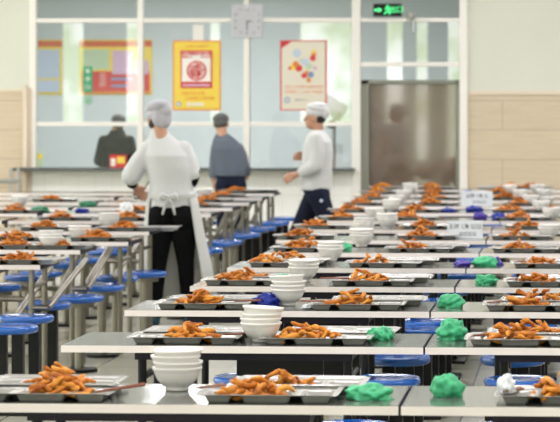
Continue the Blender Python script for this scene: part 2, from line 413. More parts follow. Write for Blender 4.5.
# green signs stuck on the left pane
p = empty('vertical_sign', (0, 0, 0), 'tall narrow green sign with white characters on the left pane', 'sign')
flat('plate', M['sgreen'], wx(83.5), wx(92.5), wz(92), wz(66.2), WD-.008, p)
for k, ch in enumerate('餐券口'): text('character', ch, .062, M['pwhite'], (wx(88), WD-.013, wz(71+k*8)), p)
p = empty('round_sign', (0, 0, 0), 'round green sticker below the tall green sign', 'sign')
disc('plate', M['sgreen'], wx(88), wz(100), .052, WD-.008, p); disc('ring', M['pwhite'], wx(88), wz(100), .04, WD-.0125, p, ri=.034)
text('character', '口', .045, M['pwhite'], (wx(88), WD-.013, wz(100)), p)
tag(flat('pane_sticker', M['lgreen'], wx(36.5), wx(43.5), wz(167), wz(152.5), WD-.008), 'small green sticker in the bottom left corner of the glass', 'sticker')
o_ = [x for x in COL.objects if x.name == 'pane_sticker'][0]; disc('sticker_mark', M['yellow'], wx(40), wz(157), .03, WD-.013, o_)
# square clock over the middle mullion
p = empty('wall_clock', (wx(248), WD-.05, wz(21)), 'square grey wall clock high on the window frame', 'clock')
mo('case', B((-.185, .185, -.035, 0, -.195, .195)), M['clock'], p, bevel=.008)
for k in range(12):
    a = PI/2 - (k+1)*PI/6; q = .135/max(abs(math.cos(a)), abs(math.sin(a)))
    text('numeral', str(k+1), .05, M['mark'], (q*math.cos(a), -.037, q*math.sin(a)), p)
mo('minute_hand', B((-.006, .006, -.045, -.040, -.10, .01)), M['mark'], p)
bm = B((-.005, .06, -.050, -.046, -.007, .007)); mo('hour_hand', bm, M['mark'], p)
mo('hook', B((-.012, .012, -.04, -.035, .155, .175)), M['pwhite'], p)
# exit sign, on the strip above the door
p = empty('exit_sign', (wx(388), WD-.06, wz(10)), 'green lit exit sign over the brown door', 'exit sign')
mo('case', B((-.165, .165, -.03, .005, -.075, .075)), M['dark'], p, bevel=.004)
bm = bmesh.new()
for q in ([(-.15,-.012),(-.15,.012),(-.10,.012),(-.10,.03),(-.065,0),(-.10,-.03),(-.10,-.012)],):
    vs = [bm.verts.new((a, -.034, b)) for a, b in q]; bm.faces.new(vs)
    vt = [bm.verts.new((a, -.031, b)) for a, b in q]; bm.faces.new(vt)
    for i in range(len(q)): bm.faces.new((vs[i], vs[(i+1)%len(q)], vt[(i+1)%len(q)], vt[i]))
mo('arrow', bm, M['glow'], p)
bm = bmesh.new(); ball(bm, (.0, -.033, .045), .012)
for a, b in (((0, 0, .03), (.01, 0, -.005)), ((.01, 0, -.005), (-.02, 0, -.03)), ((-.02, 0, -.03), (-.04, 0, -.05)), ((.01, 0, -.005), (.03, 0, -.03)), ((.03, 0, -.03), (.02, 0, -.055)), ((0, 0, .025), (-.03, 0, .01)), ((0, 0, .025), (.03, 0, .02))):
    seg(bm, (a[0], -.033, a[2]), (b[0], -.033, b[2]), .007, n=6)
mo('running_figure', bm, M['glow'], p)
text('character', '出口', .085, M['glow'], (.10, -.033, 0), p)
# small dark fitting by the exit sign
p = empty('hanging_fitting', (wx(414), WD-.05, wz(22)), 'small dark fitting hanging right of the exit sign', 'fitting')
mo('stem', B((-.018, .018, -.03, 0, -.12, .10)), M['socket'], p, bevel=.004)
bm = bmesh.new(); ball(bm, (-.03, -.05, .07), (.05, .05, .05)); mo('head', bm, M['grey'], p, smooth=True)
# socket and dark fitting behind the walking cook
tag(mo('wall_socket', B((fx(333), fx(342), RY-.02, RY, fz(153), fz(144))), M['socket'], bevel=.003), 'grey socket plate low on the serving room wall at right', 'socket')
p = empty('box_on_post', (wx(330), WD+.5, 0), 'grey box and black knob behind the walking man\'s cap', 'box')
bm = B((-.14, .14, -.06, .06, -.10, .10)); bmesh.ops.rotate(bm, verts=bm.verts, matrix=Matrix.Rotation(.6, 3, 'Y'))
bmesh.ops.translate(bm, verts=bm.verts, vec=(0, 0, 1.62)); mo('housing', bm, M['grey'], p, bevel=.01)
bm = bmesh.new(); ball(bm, (-.03, 0, 1.42), (.075, .06, .05)); mo('knob', bm, M['black'], p, smooth=True)
bm = bmesh.new(); seg(bm, (0, 0, 0), (0, 0, 1.5), .02); mo('post', bm, M['grey'], p)
p = empty('food_box', (wx(121), WD-.14, wz(168)), 'red and yellow printed box on the sill before the dark figure', 'box')
mo('carton', B((-.10, .09, -.05, .05, 0, .15)), M['red'], p, bevel=.004)
mo('yellow_panel', B((-.01, .08, -.054, -.05, .05, .13)), M['yellow'], p); mo('white_label', B((-.085, -.03, -.054, -.05, .02, .11)), M['pwhite'], p)
# pipes and rail by the left end of the screen
def pipe(label, pts, r, m, name='pipe'):
    bm = bmesh.new()
    for a, b in zip(pts, pts[1:]): seg(bm, a, b, r)
    for q in pts: ball(bm, q, r)
    return tag(mo(name, bm, m, smooth=True), label, 'pipe')
pipe('cream vertical pipe beside the left end of the glass screen', [(wx(27), WD-.08, 0), (wx(27), WD-.08, wz(88))], .035, M['cream'])
p = empty('wash_rail', (wx(15), WD-.4, 0), 'grey metal rail frame standing at the far left wall', 'rail')
bm = bmesh.new(); seg(bm, (-.9, 0, wz(181)), (.16, 0, wz(181)), .025); mo('top_rail', bm, M['grey'], p, smooth=True)
for q in (-.8, .04, .13):
    bm = bmesh.new(); seg(bm, (q, 0, 0), (q, 0, wz(168 if q > 0 else 181)), .02); mo('post', bm, M['grey'], p, smooth=True)

# ------------------------------------------------------------ tables
TH = .75; TD = .55
def make_table(x0, x1, D, label, group, brace=None, panel=None, depth=TD, legm='steel'):
    t = empty('dining_table', ((x0+x1)/2, D, 0), label, 'table', group)
    h = (x1-x0)/2
    tp = mo('tabletop', B((-h+.004, h-.004, .004, depth-.004, TH-.024, TH)), M['top'], t)
    mo('edge_band', B((-h, h, 0, .004, TH-.027, TH-.001), (-h, h, depth-.004, depth, TH-.027, TH-.001)), M['band'], tp)
    mo('end_band', B((-h, -h+.004, .004, depth-.004, TH-.027, TH-.001)), M['apron'], tp); mo('end_band', B((h-.004, h, .004, depth-.004, TH-.027, TH-.001)), M['apron'], tp)
    a = h - .27
    mo('apron', B((-a, a, .05, .08, TH-.058, TH-.024), (-a, a, depth-.08, depth-.05, TH-.058, TH-.024),
                  (-a, -a+.03, .08, depth-.08, TH-.058, TH-.024), (a-.03, a, .08, depth-.08, TH-.058, TH-.024)), M['apron'], t)
    for sx in (-1, 1):
        for yy in (.10, depth-.10):
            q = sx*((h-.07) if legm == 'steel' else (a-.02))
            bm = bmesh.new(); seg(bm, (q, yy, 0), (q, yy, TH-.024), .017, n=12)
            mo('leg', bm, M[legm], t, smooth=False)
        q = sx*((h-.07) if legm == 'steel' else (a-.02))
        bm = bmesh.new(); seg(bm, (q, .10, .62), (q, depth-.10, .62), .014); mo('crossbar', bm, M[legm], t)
    if brace:
        for ox in ((h+.025,) if D < 15.5 else (h-.12,)):
            bm = bmesh.new(); seg(bm, (ox, .10, .50), (ox, brace, .705), .017); mo('brace', bm, M['steel'], t)
            bm = bmesh.new(); seg(bm, (ox-.22, .12, .40), (ox-.22, brace, .66), .019); mo('brace', bm, M['steel'], t)
        bm = bmesh.new(); seg(bm, (h-.08, .10, .50), (h+(.025 if D < 15.5 else -.1), .10, .50), .017); mo('bracket', bm, M['steel'], t)
        bm = bmesh.new(); seg(bm, (-h+.1, .3, .42), (h-.07, .3, .42), .018); mo('seat_rail', bm, M['steel'], t)
    if panel:
        mo('black_panel', B((panel[0]-(x0+x1)/2, panel[1]-(x0+x1)/2, depth-.11, depth-.09, .30, TH-.058)), M['dark'], t)  # black sheet standing under the tabletop
    return t
def make_stool(kind):
    t = empty('stool', (0, 0, 0), '', 'stool')
    bm = bmesh.new(); r = .152
    sz_ = .018; prof = [(0, .452), (.09, .450), (.120, .447), (.133, .452), (.145, .453), (.152, .445), (.154, .434), (.148, .420), (.13, .412), (.0, .412)]
    v = lathe(bm, [(a, b+sz_) for a, b in prof[1:-1]], 36); bm.faces.new(v[0]); bm.faces.new(v[-1])
    s = mo('seat', bm, M['seat'], t, smooth=True)
    if kind == 'black':
        for q in (-.045, .045):
            mo('leg', B((q-.03, q+.03, -.03, .03, .02, .430)), M['dark'], t, bevel=.004)
        mo('base', B((-.13, .13, -.13, .13, 0, .02)), M['dark'], t, bevel=.004)
    else:
        bm = bmesh.new(); seg(bm, (0, 0, .02), (0, 0, .430), .028, n=16); mo('leg', bm, M['steel'], t)
        bm = bmesh.new(); seg(bm, (0, 0, 0), (0, 0, .02), .11, n=24); mo('base', bm, M['dark'], t)
        bm = bmesh.new(); seg(bm, (0, 0, .40), (0, 0, .430), .09, n=24); mo('seat_plate', bm, M['steel'], t)
    return t
stool0 = {'black': make_stool('black'), 'steel': make_stool('steel')}; st_used = {}
def stool(kind, x, y, label, group):
    if kind not in st_used: o = stool0[kind]; st_used[kind] = 1
    else: o = copy_tree(stool0[kind])
    o.location = (x, y, 0); o.rotation_euler = (0, 0, 0)
    o['label'] = label; o['group'] = group; o['category'] = 'stool'
    return o

RD = [7.45, 9.27, 10.87, 12.33, 13.75, 15.17, 16.6, 18.0, 19.4, 20.8, 22.2, 23.6, 25.05, 26.45]
RX = [-1.93, TX(61)*9.27, TX(124.5)*10.87, TX(190)*12.33, TX(227)*13.75, TX(264)*15.17, TX(276)*16.6, -1.93, -1.93, -1.95, -1.93, -1.92, -1.95, -1.93]
RG = [-.523, -.559, -.63, -.592, -.60, -.58, -.59, -.60, -.58, -.59, -.60, -.59, -.58, -.60]
for i, D in enumerate(RD):
    make_table(RX[i], RG[i]-.004, D, 'grey-topped table left of the seam, %s row of the right-hand block' % ORD[i], 'tables of the right block, left side',
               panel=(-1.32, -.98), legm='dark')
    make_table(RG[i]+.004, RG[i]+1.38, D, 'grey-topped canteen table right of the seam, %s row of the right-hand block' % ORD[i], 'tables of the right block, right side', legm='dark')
    if i >= 1:
        stool('black', -.82, D-.06, 'blue stool at the near side of the %s row, left of the seam' % ORD[i], 'blue stools of the right block')
        stool('black', -.83, D+TD+.32, 'blue stool at the far side of the %s row, left of the seam' % ORD[i], 'blue stools of the right block')
        stool('black', -.24, D-.06, 'blue stool at the near side of the %s row, right of the seam' % ORD[i], 'blue stools of the right block')
        stool('black', -.29, D+TD+.32, 'blue stool at the far side of the %s row, right of the seam' % ORD[i], 'blue stools of the right block')
        if i in (2, 4, 6): stool('black', -1.42, D-.04, 'blue stool at the near side of the %s row, under its left tray' % ORD[i], 'blue stools of the right block')
LD = [13.9, 15.35, 16.28, 17.62, 19.2, 20.48, 21.7, 22.9, 24.1, 25.25]
LX = [TX(40)*13.9, TX(80)*15.35, TX(128)*16.28, TX(149)*17.62, -3.0, -3.0, -2.99, -3.0, -3.03, -3.05]
for i, D in enumerate(LD):
    nx = (LD[i+1] - D + .02) if i+1 < len(LD) else None
    make_table(LX[i]-1.4, LX[i], D, 'white-edged table on steel legs at the aisle, %s row of the left-hand block' % ORD[i], 'tables of the left block',
               brace=min(nx-.05, 1.2) if nx and i != 3 else None)
    kind = 'black' if (i == 0 or i >= 7) else 'steel'
    stool(kind, (-3.07, -3.06, -3.10)[i] if i < 3 else -3.04, D-.04, 'blue stool by the aisle, near side of the %s left-hand table' % ORD[i], 'blue stools of the left block')
    if i not in (1, 3): stool(kind, -3.16 if i in (0, 2) else -3.08, D+TD+(.32 if i not in (2,) else .25), 'blue stool by the aisle, far side of the %s left-hand table' % ORD[i], 'blue stools of the left block')
    stool('steel', -3.78, D-.06, 'second blue stool from the aisle, near side of the %s left-hand table' % ORD[i], 'blue stools of the left block')
    if i not in (1, 9): stool('steel', -3.80, D+TD+.32, 'second blue stool from the aisle, far side of the %s left-hand table' % ORD[i], 'blue stools of the left block')
    if D > 17:
        make_table(LX[i]-2.85, LX[i]-1.45, D, 'table at the left edge, away from the aisle, %s row of the left-hand block' % ORD[i], 'tables of the left block')
stool('black', -3.02, 13.22, 'nearest blue stool at the left edge, half hidden under another', 'blue stools of the left block')

# ------------------------------------------------------------ crockery and food
def tray_mesh():
    W, H, Dp = .43, .29, .026
    wells = [(-.195, -.105, -.125, .02), (-.085, .075, -.125, .02), (.095, .195, -.125, .02), (-.195, .0, .04, .125), (.02, .195, .04, .125)]
    nx, ny = 86, 58
    bm = bmesh.new(); g = []
    def sd(x, y, w):   # inside distance to rounded well edge
        cx, cy = (w[0]+w[1])/2, (w[2]+w[3])/2; hx, hy = (w[1]-w[0])/2-.015, (w[3]-w[2])/2-.015
        dx, dy = abs(x-cx)-hx, abs(y-cy)-hy
        return .015 - (math.hypot(max(dx, 0), max(dy, 0)) + min(max(dx, dy), 0))
    for j in range(ny+1):
        row = []
        for i in range(nx+1):
            x = -W/2 + W*i/nx; y = -H/2 + H*j/ny
            # rounded outer corners
            cx, cy = W/2-.03, H/2-.03
            if abs(x) > cx and abs(y) > cy:
                d = math.hypot(abs(x)-cx, abs(y)-cy)
                if d > .03:
                    k = .03/d; x = math.copysign(cx+(abs(x)-cx)*k, x); y = math.copysign(cy+(abs(y)-cy)*k, y)
            dd = max(sd(x, y, w_) for w_ in wells)
            t = min(max(dd/.017, 0), 1); t = t*t*(3-2*t)
            z = Dp - (Dp-.0012)*t
            e = min(W/2-abs(x), H/2-abs(y))
            if e < .006: z += .003*(1-e/.006)
            row.append(bm.verts.new((x, y, z)))
        g.append(row)
    for j in range(ny):
        for i in range(nx): bm.faces.new((g[j][i], g[j][i+1], g[j+1][i+1], g[j+1][i]))
    ext = bmesh.ops.duplicate(bm, geom=bm.verts[:] + bm.faces[:])
    vs = [v for v in ext['geom'] if isinstance(v, bmesh.types.BMVert)]
    for v in vs: v.co.z -= .0012
    bmesh.ops.bridge_loops(bm, edges=[e for e in bm.edges if e.is_boundary])
    me = bpy.data.meshes.new('serving_tray'); bmesh.ops.recalc_face_normals(bm, faces=bm.faces); bm.to_mesh(me); bm.free()
    me.materials.append(M['tray'])
    for p_ in me.polygons: p_.use_smooth = True
    return me
TRAY = tray_mesh()
def bowl_mesh():
    bm = bmesh.new()
    outp = [(.0355, .0), (.0365, .008), (.036, .012), (.048, .020), (.062, .036), (.0705, .055), (.0735, .064), (.0775, .068), (.0790, .0725), (.0785, .0760)]
    inp = [(.0755, .0755), (.0725, .066), (.067, .050), (.056, .033), (.040, .022), (.018, .0185)]
    n = 64; vs = []
    for k_, (r, z) in enumerate(outp + inp):
        row = []
        for k in range(n):
            a = 2*PI*k/n; rr = r
            if k_ < len(outp) and .018 < z < .063: rr += .0009*math.cos(20*(a + z*9))
            row.append(bm.verts.new((rr*math.cos(a), rr*math.sin(a), z)))
        vs.append(row)
    for a, b in zip(vs, vs[1:]):
        for k in range(n): bm.faces.new((a[k], a[(k+1)%n], b[(k+1)%n], b[k]))
    bm.faces.new(vs[-1])
    c = [bm.verts.new((.03*math.cos(2*PI*k/n), .03*math.sin(2*PI*k/n), .004)) for k in range(n)]
    for k in range(n): bm.faces.new((vs[0][k], vs[0][(k+1)%n], c[(k+1)%n], c[k]))
    bm.faces.new(c)
    me = bpy.data.meshes.new('rice_bowl'); bmesh.ops.recalc_face_normals(bm, faces=bm.faces); bm.to_mesh(me); bm.free()
    me.materials.append(M['bowl'])
    for p_ in me.polygons: p_.use_smooth = True
    return me
BOWL = bowl_mesh()
def link(name, me, loc, rot=(0, 0, 0), sc=1):
    o = bpy.data.objects.new(name, me); COL.objects.link(o); o.location = loc; o.rotation_euler = rot
    o.scale = (sc, sc, sc) if not hasattr(sc, '__len__') else sc
    return o
NB = {2: ['lower', 'topmost'], 3: ['lowest', 'middle', 'topmost'], 4: ['lowest', 'second', 'third', 'topmost'], 1: ['single']}
def bowls(x, y, n, where, tilt=True, sc=1.0):
    """a nested stack; every bowl its own thing"""
    for k in range(n):
        top = (k == n-1 and n > 2)
        o = link('rice_bowl', BOWL, (x + random.uniform(-.003, .003)*k, y + random.uniform(-.003, .003)*k, TH + .0185*k + (.004 if top and tilt else 0)),
                 (random.uniform(-.02, .02) if k else 0, (.07 if top and tilt else random.uniform(-.015, .015)) if k else 0, random.random()*6), sc)
        if n == 1: lab = 'single white bowl ' + where
        else: lab = '%s white bowl, stack %s' % (NB[n][k], where)
        tag(o, lab, 'bowl', 'white bowls stacked on the tables')
def X(px, D): return TX(px) * D
def DY(px, py): return F * .9 / (py - 105) / (math.cos(YAW) - TX(px) * math.sin(YAW))
# right block stacks: (px, base py, n)
stk = [(177, 390.5, 4), (261, 342, 4), (288, 305.5, 4), (303.5, 281.5, 3), (330.5, 261, 3), (361.5, 246.5, 3), (364, 234, 3)]
for i, (px, py, n) in enumerate(stk):
    D = DY(px, py); D = max(D, RD[i]+.09)
    bowls(X(px, D), D, n, 'on the %s table row, left side' % ORD[i], tilt=(i in (2, 1)))
far = [(387.5, 7, .12, 3), (374.5, 8, .1, 2), (391.5, 9, .12, 3), (397, 10, .1, 2), (403.5, 11, .1, 2), (410.5, 12, .12, 3)]
for px, i, dy, n in far:
    D = RD[i]+dy; bowls(X(px, D), D, n, 'on the %s table row, left of the seam' % ORD[i], tilt=False)
farr = [(549, 6, .3, 2), (541, 9, .25, 2), (552, 8, .25, 2), (531, 10, .2, 2), (521, 11, .2, 2), (545, 11, .3, 2), (510, 12, .2, 2), (537, 12, .3, 2), (546, 10, .25, 1)]
for k, (px, i, dy, n) in enumerate(farr):
    D = RD[i]+dy; bowls(X(px, D), D, n, 'right of the seam on the %s row, %s' % (ORD[i], 'near the seam' if px < 535 else 'by the right edge'), tilt=False)
lb = [(51, 1, .12, 3), (80, 2, .25, 2), (109, 3, .45, 3), (20, 6, .2, 2), (204, 8, .3, 1)]
for px, i, dy, n in lb:
    D = LD[i]+dy; bowls(X(px, D), D, n, 'on the %s left-hand table row' % ORD[i], tilt=(i == 1))

def strip_mesh(seed):
    rnd = random.Random(seed); bm = bmesh.new(); n = 9; ns = 11
    Ln = rnd.uniform(.055, .088); r0 = rnd.uniform(.0080, .0104); cv = rnd.uniform(-.018, .018); ph = rnd.random()*6
    vs = []
    for j in range(ns):
        t = j/(ns-1); u = math.sin(PI*min(max(t*.94+.03, 0), 1))**.42 * (1 + .22*math.sin(ph + t*9))
        cx = (t-.5)*Ln; cy = cv*math.sin(PI*t); cz = .004*math.sin(ph+5*t)
        vs.append([bm.verts.new((cx, cy + r0*u*(1+.16*math.sin(ph+3*k+j))*math.cos(2*PI*k/n), cz + r0*u*.85*(1+.16*math.sin(ph+2*k+1.7*j))*math.sin(2*PI*k/n))) for k in range(n)])
    for a, b in zip(vs, vs[1:]):
        for k in range(n): bm.faces.new((a[k], a[(k+1)%n], b[(k+1)%n], b[k]))
    bm.faces.new(vs[0]); bm.faces.new(vs[-1])
    me = bpy.data.meshes.new('fried_strip'); bmesh.ops.recalc_face_normals(bm, faces=bm.faces); bm.to_mesh(me); bm.free()
    me.materials.append(M['food'])
    for p_ in me.polygons: p_.use_smooth = True
    return me
STRIPS = [strip_mesh(s) for s in range(8)]
far_bm = bmesh.new(); n_ind = [0]
def pile(x, y, near, where, n=21, R=.105, h=.068, base=TH, rz=0):
    rnd = random.Random(int(x*1000)+int(y*77))
    for k in range(n):
        u = (k+.5)/n; r = R*math.sqrt(u)*rnd.uniform(.8, 1.0); a = k*2.4 + rnd.random()*.5
        z = base + .013 + h*(1-(r/R)**1.4)*rnd.uniform(.35, 1.0)
        loc = Vector((x + r*math.cos(a), y + r*.62*math.sin(a), z))
        rot = Euler((rnd.random()*6, rnd.uniform(-.5, .5) if z > base+.03 else rnd.uniform(-.12, .12), rnd.random()*PI + rz))
        sc = rnd.uniform(.9, 1.15)
        if near:
            o = link('fried_strip', STRIPS[rnd.randrange(8)], loc, rot, sc)
            tag(o, 'golden fried strip heaped ' + where, 'fried food', 'fried strips ' + where); n_ind[0] += 1
        else:
            me = STRIPS[rnd.randrange(8)]; mt = Matrix.Translation(loc) @ rot.to_matrix().to_4x4() @ Matrix.Scale(sc, 4)
            off = len(far_bm.verts); vs = [far_bm.verts.new(mt @ v.co) for v in me.vertices]
            for p_ in me.polygons: far_bm.faces.new([vs[i_] for i_ in p_.vertices]).smooth = True
def tray(x, y, label, rz=0, z=TH):
    if len(label.split()) > 16: print('LONG', label)
    return tag(link('serving_tray', TRAY, (x, y, z), (0, 0, rz)), label, 'tray', 'steel serving trays on the tables')
def sticks(x, y, rz, where, z=TH+.032, pitch=.04):
    for k in range(2):
        bm = bmesh.new(); seg(bm, (-.08, 0, 0), (.08, 0, 0), .0026, .0040, 8)
        o = mo('chopstick', bm, M['wood']); o.location = (x, y+.012*k, z+.002*k); o.rotation_euler = (0, pitch, rz+.12*k)
        tag(o, 'brown chopstick ' + where, 'chopstick', 'chopsticks ' + where)
# (row, px tray centre, px food centre, dy, label position, near?)
T = [
 (0, 50, 62, .16, 'left front', 25, .105), (0, 56, 62, .40, 'left rear', 20, .105), (0, 272, 258, .16, 'middle front', 29, .112), (0, 300, 288, .42, 'middle rear', 14, .09),
 (1, 188, 193, .17, 'left', 21, .10), (1, 318, 307, .17, 'right of the bowls', 27, .125),
 (2, 205, 200, .16, 'left', 20, .10), (2, 358, 350, .16, 'right of the bowls', 22, .13),
 (3, 246, 233, .16, 'left', 20, .11), (3, 372, 368, .16, 'right of the bowls', 20, .12),
 (4, 286, 268, .16, 'left', 18, .10), (4, 384, 374, .16, 'right of the bowls', 18, .12),
 (5, 306, 299, .16, 'left', 17, .09), (5, 420, 412, .16, 'right of the bowls', 17, .10)]
for (i, pt, pf, dy, pos, n, R) in T:
    D = RD[i]+dy; near = i <= 3 or (i == 4 and 'left' == pos)
    wh = 'on the %s tray of the %s row' % (pos, ORD[i])
    tray(X(pt, D), D, 'steel tray with food, %s, %s row left of the seam' % (pos, ORD[i]))
    pile(X(pf, D), D-.035, near, wh, n, R, .070)
TR = [(0, 566, 562, .18, 22, .11), (1, 522, 513, .17, 22, .12), (2, 531, 525, .16, 20, .10), (3, 546, 538, .16, 20, .10), (4, 549, 541, .16, 18, .10), (5, 524, 518, .16, 18, .10), (6, 521, 516, .16, 18, .10)]
for (i, pt, pf, dy, n, R) in TR:
    D = RD[i]+dy; near = i <= 2
    tray(X(pt, D), D, 'steel tray right of the seam on the %s table row, front one' % ORD[i])
    pile(X(pf, D), D-.035, near, 'on the tray right of the seam, %s row' % ORD[i], n, R)
    if i < 5: sticks(X(pt, D)-.16, D-.02, 1.2, 'on the tray right of the seam, %s row' % ORD[i])
# trays behind the front ones
for i in range(1, 6):
    D = RD[i]+.41
    tray(X(T[2+2*i][1], D)+.06, D, 'steel tray behind the left tray on the %s table row' % ORD[i], random.uniform(-.05, .05))
    tray(X(T[3+2*i][1], D)+.10, D, 'steel tray behind the tray right of the bowls, %s table row' % ORD[i], random.uniform(-.05, .05))
    tray(X(TR[i][1], D)+.08, D, 'steel tray behind the front one, right of the seam, %s table row' % ORD[i], random.uniform(-.05, .05))
    if i < 3: pile(X(TR[i][1], D)+.05, D-.03, False, '', 14)
    else:
        pile(X(T[2+2*i][1], D)+.02, D-.03, False, '', 12); 
# far rows of the right block
fr = [(6, 300, .16), (6, 421, .16), (7, 317, .16), (7, 424, .16), (8, 341, .16), (8, 407, .16), (9, 349, .16), (9, 415, .16), (10, 361, .16), (10, 431, .16), (11, 372, .16), (11, 434, .16), (12, 377, .16), (12, 434, .16), (13, 383, .2), (13, 432, .2),
      (7, 527, .16), (8, 518, .16), (9, 510, .16), (10, 521, .2), (11, 505, .16), (12, 497, .16), (13, 510, .2), (13, 530, .2), (9, 545, .3)]
seen = {}
for (i, px, dy) in fr:
    D = RD[i]+dy
    side = 'right of the seam' if px > 470 else ('left end' if px < 385 and px < 395 else 'left of the seam')
    if side == 'left end': side = 'at the left end'
    if px > 526: side = 'by the right edge'
    tray(X(px, D)+.04, D, 'steel tray of fried strips %s on the %s table row' % (side, ORD[i]), random.uniform(-.05, .05))
    pile(X(px, D), D-.03, False, '', 34, .10, .062)
# left block trays
lf = [(0, 20, 'nearest left-hand table'), (1, 56, 'second left-hand table by the aisle'), (1, 14, 'second left-hand table at the left edge'), (2, 97, 'third left-hand table by the aisle'), (2, 18, 'third left-hand table at the left edge'),
      (3, 124, 'fourth left-hand table by the aisle'), (3, 45, 'fourth left-hand table away from the aisle'), (4, 128, 'fifth left-hand table, left of the standing cook'), (4, 62, 'fifth left-hand table away from the aisle'), (5, 140, 'sixth left-hand table, left of the standing cook'),
      (5, 16, 'sixth left-hand table at the left edge'), (6, 196, 'seventh left-hand table, right of the standing cook'), (7, 52, 'eighth left-hand table away from the aisle'), (7, 208, 'eighth left-hand table, right of the standing cook'), (8, 222, 'ninth left-hand table by the aisle'), (9, 236, 'farthest left-hand table by the aisle'), (7, 185, 'eighth left-hand table beside the cook')]
for (i, px, wh) in lf:
    D = LD[i]+.16
    tray(X(px, D)+.03, D, 'steel tray of fried strips on the ' + wh, random.uniform(-.06, .06)); pile(X(px, D), D-.03, False, '', 34, .105, .062)
D = LD[9]+.40
tray(X(258, D)+.01, D, 'steel tray on the far edge of the farthest left-hand table')
tray(X(150, LD[3]+.15)+.0+.0, LD[3]+.16, 'empty steel tray at the table corner in front of the standing cook')
bm = far_bm; me = bpy.data.meshes.new('fried_strips'); bmesh.ops.recalc_face_normals(bm, faces=bm.faces); bm.to_mesh(me); bm.free(); me.materials.append(M['food'])
o = bpy.data.objects.new('fried_strips', me); COL.objects.link(o)
tag(o, 'golden fried strips heaped on the trays of the farther tables', 'fried food', kind='stuff')
sticks(-1.39, RD[0]+.13, .45, 'leaning on the left front tray of the front row', pitch=-.10)
sticks(-1.12, RD[0]+.20, 1.1, 'on the middle tray of the front row')
for i in (1, 2, 3): sticks(X(T[2+2*i][1], RD[i])+.17, RD[i]+.14, .9, 'on the left tray of the %s row' % ORD[i]); 
for i in (2, 3): sticks(X(T[3+2*i][1], RD[i])-.20, RD[i]+.14, .5, 'on the tray right of the bowls, %s row' % ORD[i])

# crumpled plastic gloves/bags
def crumple_mesh(seed):
    rnd = random.Random(seed); bm = bmesh.new()
    bmesh.ops.create_icosphere(bm, subdivisions=4, radius=1)
    ks = [(Vector((rnd.gauss(0, 1), rnd.gauss(0, 1), rnd.gauss(0, 1))).normalized(), rnd.uniform(2, 6.5), rnd.random()*6, rnd.uniform(.02, .055)) for _ in range(14)]
    for v in bm.verts:
        c = v.co.copy(); d = 1
        for k, f, ph, a in ks:
            s_ = math.sin(f*c.dot(k)+ph + 1.2*math.sin(3*c.x+ph)); d += a*(1-2*abs(s_))
        v.co = Vector((c.x*d*.078, c.y*d*.052, max(0, (c.z*d*.042 + .022))))
        if v.co.z < .004: v.co.x *= 1.12; v.co.y *= 1.12
    me = bpy.data.meshes.new('crumpled_glove'); bmesh.ops.recalc_face_normals(bm, faces=bm.faces); bm.to_mesh(me); bm.free()
    for p_ in me.polygons: p_.use_smooth = True
    return me
def crumple(seed, m, px, i, dy, rowD, label, sx=1, sz=1, rz=0):
    D = rowD[i]+dy; me = crumple_mesh(seed); me.materials.append(M[m])
    o = link('plastic_bag', me, (X(px, D), D, TH), (0, 0, rz), (sx, 1, sz)); tag(o, label, 'plastic bag', 'crumpled plastic bags on the tables'); return o
G = 'crumpled %s plastic bag '
crumple(1, 'green', 448, 0, .27, RD, G % 'green' + 'right of the seam on the front row', .72, 1.12)
crumple(2, 'green', 369, 0, .17, RD, G % 'green' + 'left of the seam on the front row', 1.05, .8)
crumple(3, 'green', 452, 1, .30, RD, G % 'green' + 'right of the seam on the second row', .82, 1.35)
crumple(4, 'green', 380, 1, .27, RD, G % 'green' + 'left of the seam on the second row', .75, .9)
crumple(5, 'green', 451.5, 2, .24, RD, G % 'green' + 'right of the seam on the third row', .85, 1.0)
crumple(6, 'green', 486, 3, .2, RD, G % 'green' + 'right of the seam on the fourth row', .88, .85)
crumple(7, 'green', 485, 4, .2, RD, G % 'green' + 'right of the seam on the fifth row', 1.05, .95)
crumple(8, 'purple', 463, 4, .2, RD, G % 'purple' + 'left of the green bag on the fifth row', .65, .6)
crumple(9, 'purple', 495, 4, .32, RD, G % 'purple' + 'right of the green bag on the fifth row', .6, .8)
crumple(10, 'blue', 267, 2, .25, RD, G % 'blue' + 'left of the bowls on the third row', .85, 1.0)
crumple(11, 'green', 283, 3, .35, RD, G % 'green' + 'left of the bowls on the fourth row', .45, .7)
crumple(12, 'green', 344, 5, .28, RD, G % 'green' + 'left of the bowls on the sixth row', .7, .9)
crumple(13, 'blue', 499, 8, .15, RD, G % 'blue' + 'right of the seam beside the near sign card', .95, .95)
crumple(14, 'blue', 474, 9, .2, RD, G % 'blue' + 'right of the seam on the tenth row', 1.05, .95)
crumple(15, 'blue', 448, 9, .1, RD, G % 'blue' + 'left of the seam on the tenth row', .95, .7)
crumple(16, 'purple', 480, 8, .3, RD, G % 'purple' + 'behind the near sign card on the ninth row', .85, .9)
crumple(17, 'blue', 468, 12, .2, RD, G % 'blue' + 'on the farthest rows by the door frame', .8, .7)
crumple(18, 'dgreen', 40, 5, .2, LD, G % 'dark green' + 'on the sixth left-hand row', 1.1, .9)
crumple(19, 'dgreen', 88, 6, .3, LD, G % 'dark green' + 'on the seventh left-hand row', 1.2, .8)
crumple(20, 'blue', 82, 5, .2, LD, G % 'blue' + 'on the sixth left-hand row', .8, .7)
crumple(21, 'clear', 126, 4, .3, LD, G % 'white' + 'left of the standing cook', .9, 2.3)
crumple(22, 'clear', 335, 3, .10, RD, G % 'small white' + 'between bowls and tray on the fourth row', .5, .35)
crumple(23, 'clear', 310, 2, .12, RD, G % 'small white' + 'between bowls and tray on the third row', .6, .35)
crumple(24, 'clear', 506, 0, .16, RD, G % 'small white' + 'on the tray rim at the right of the front row', .38, .9).location.z = TH+.027
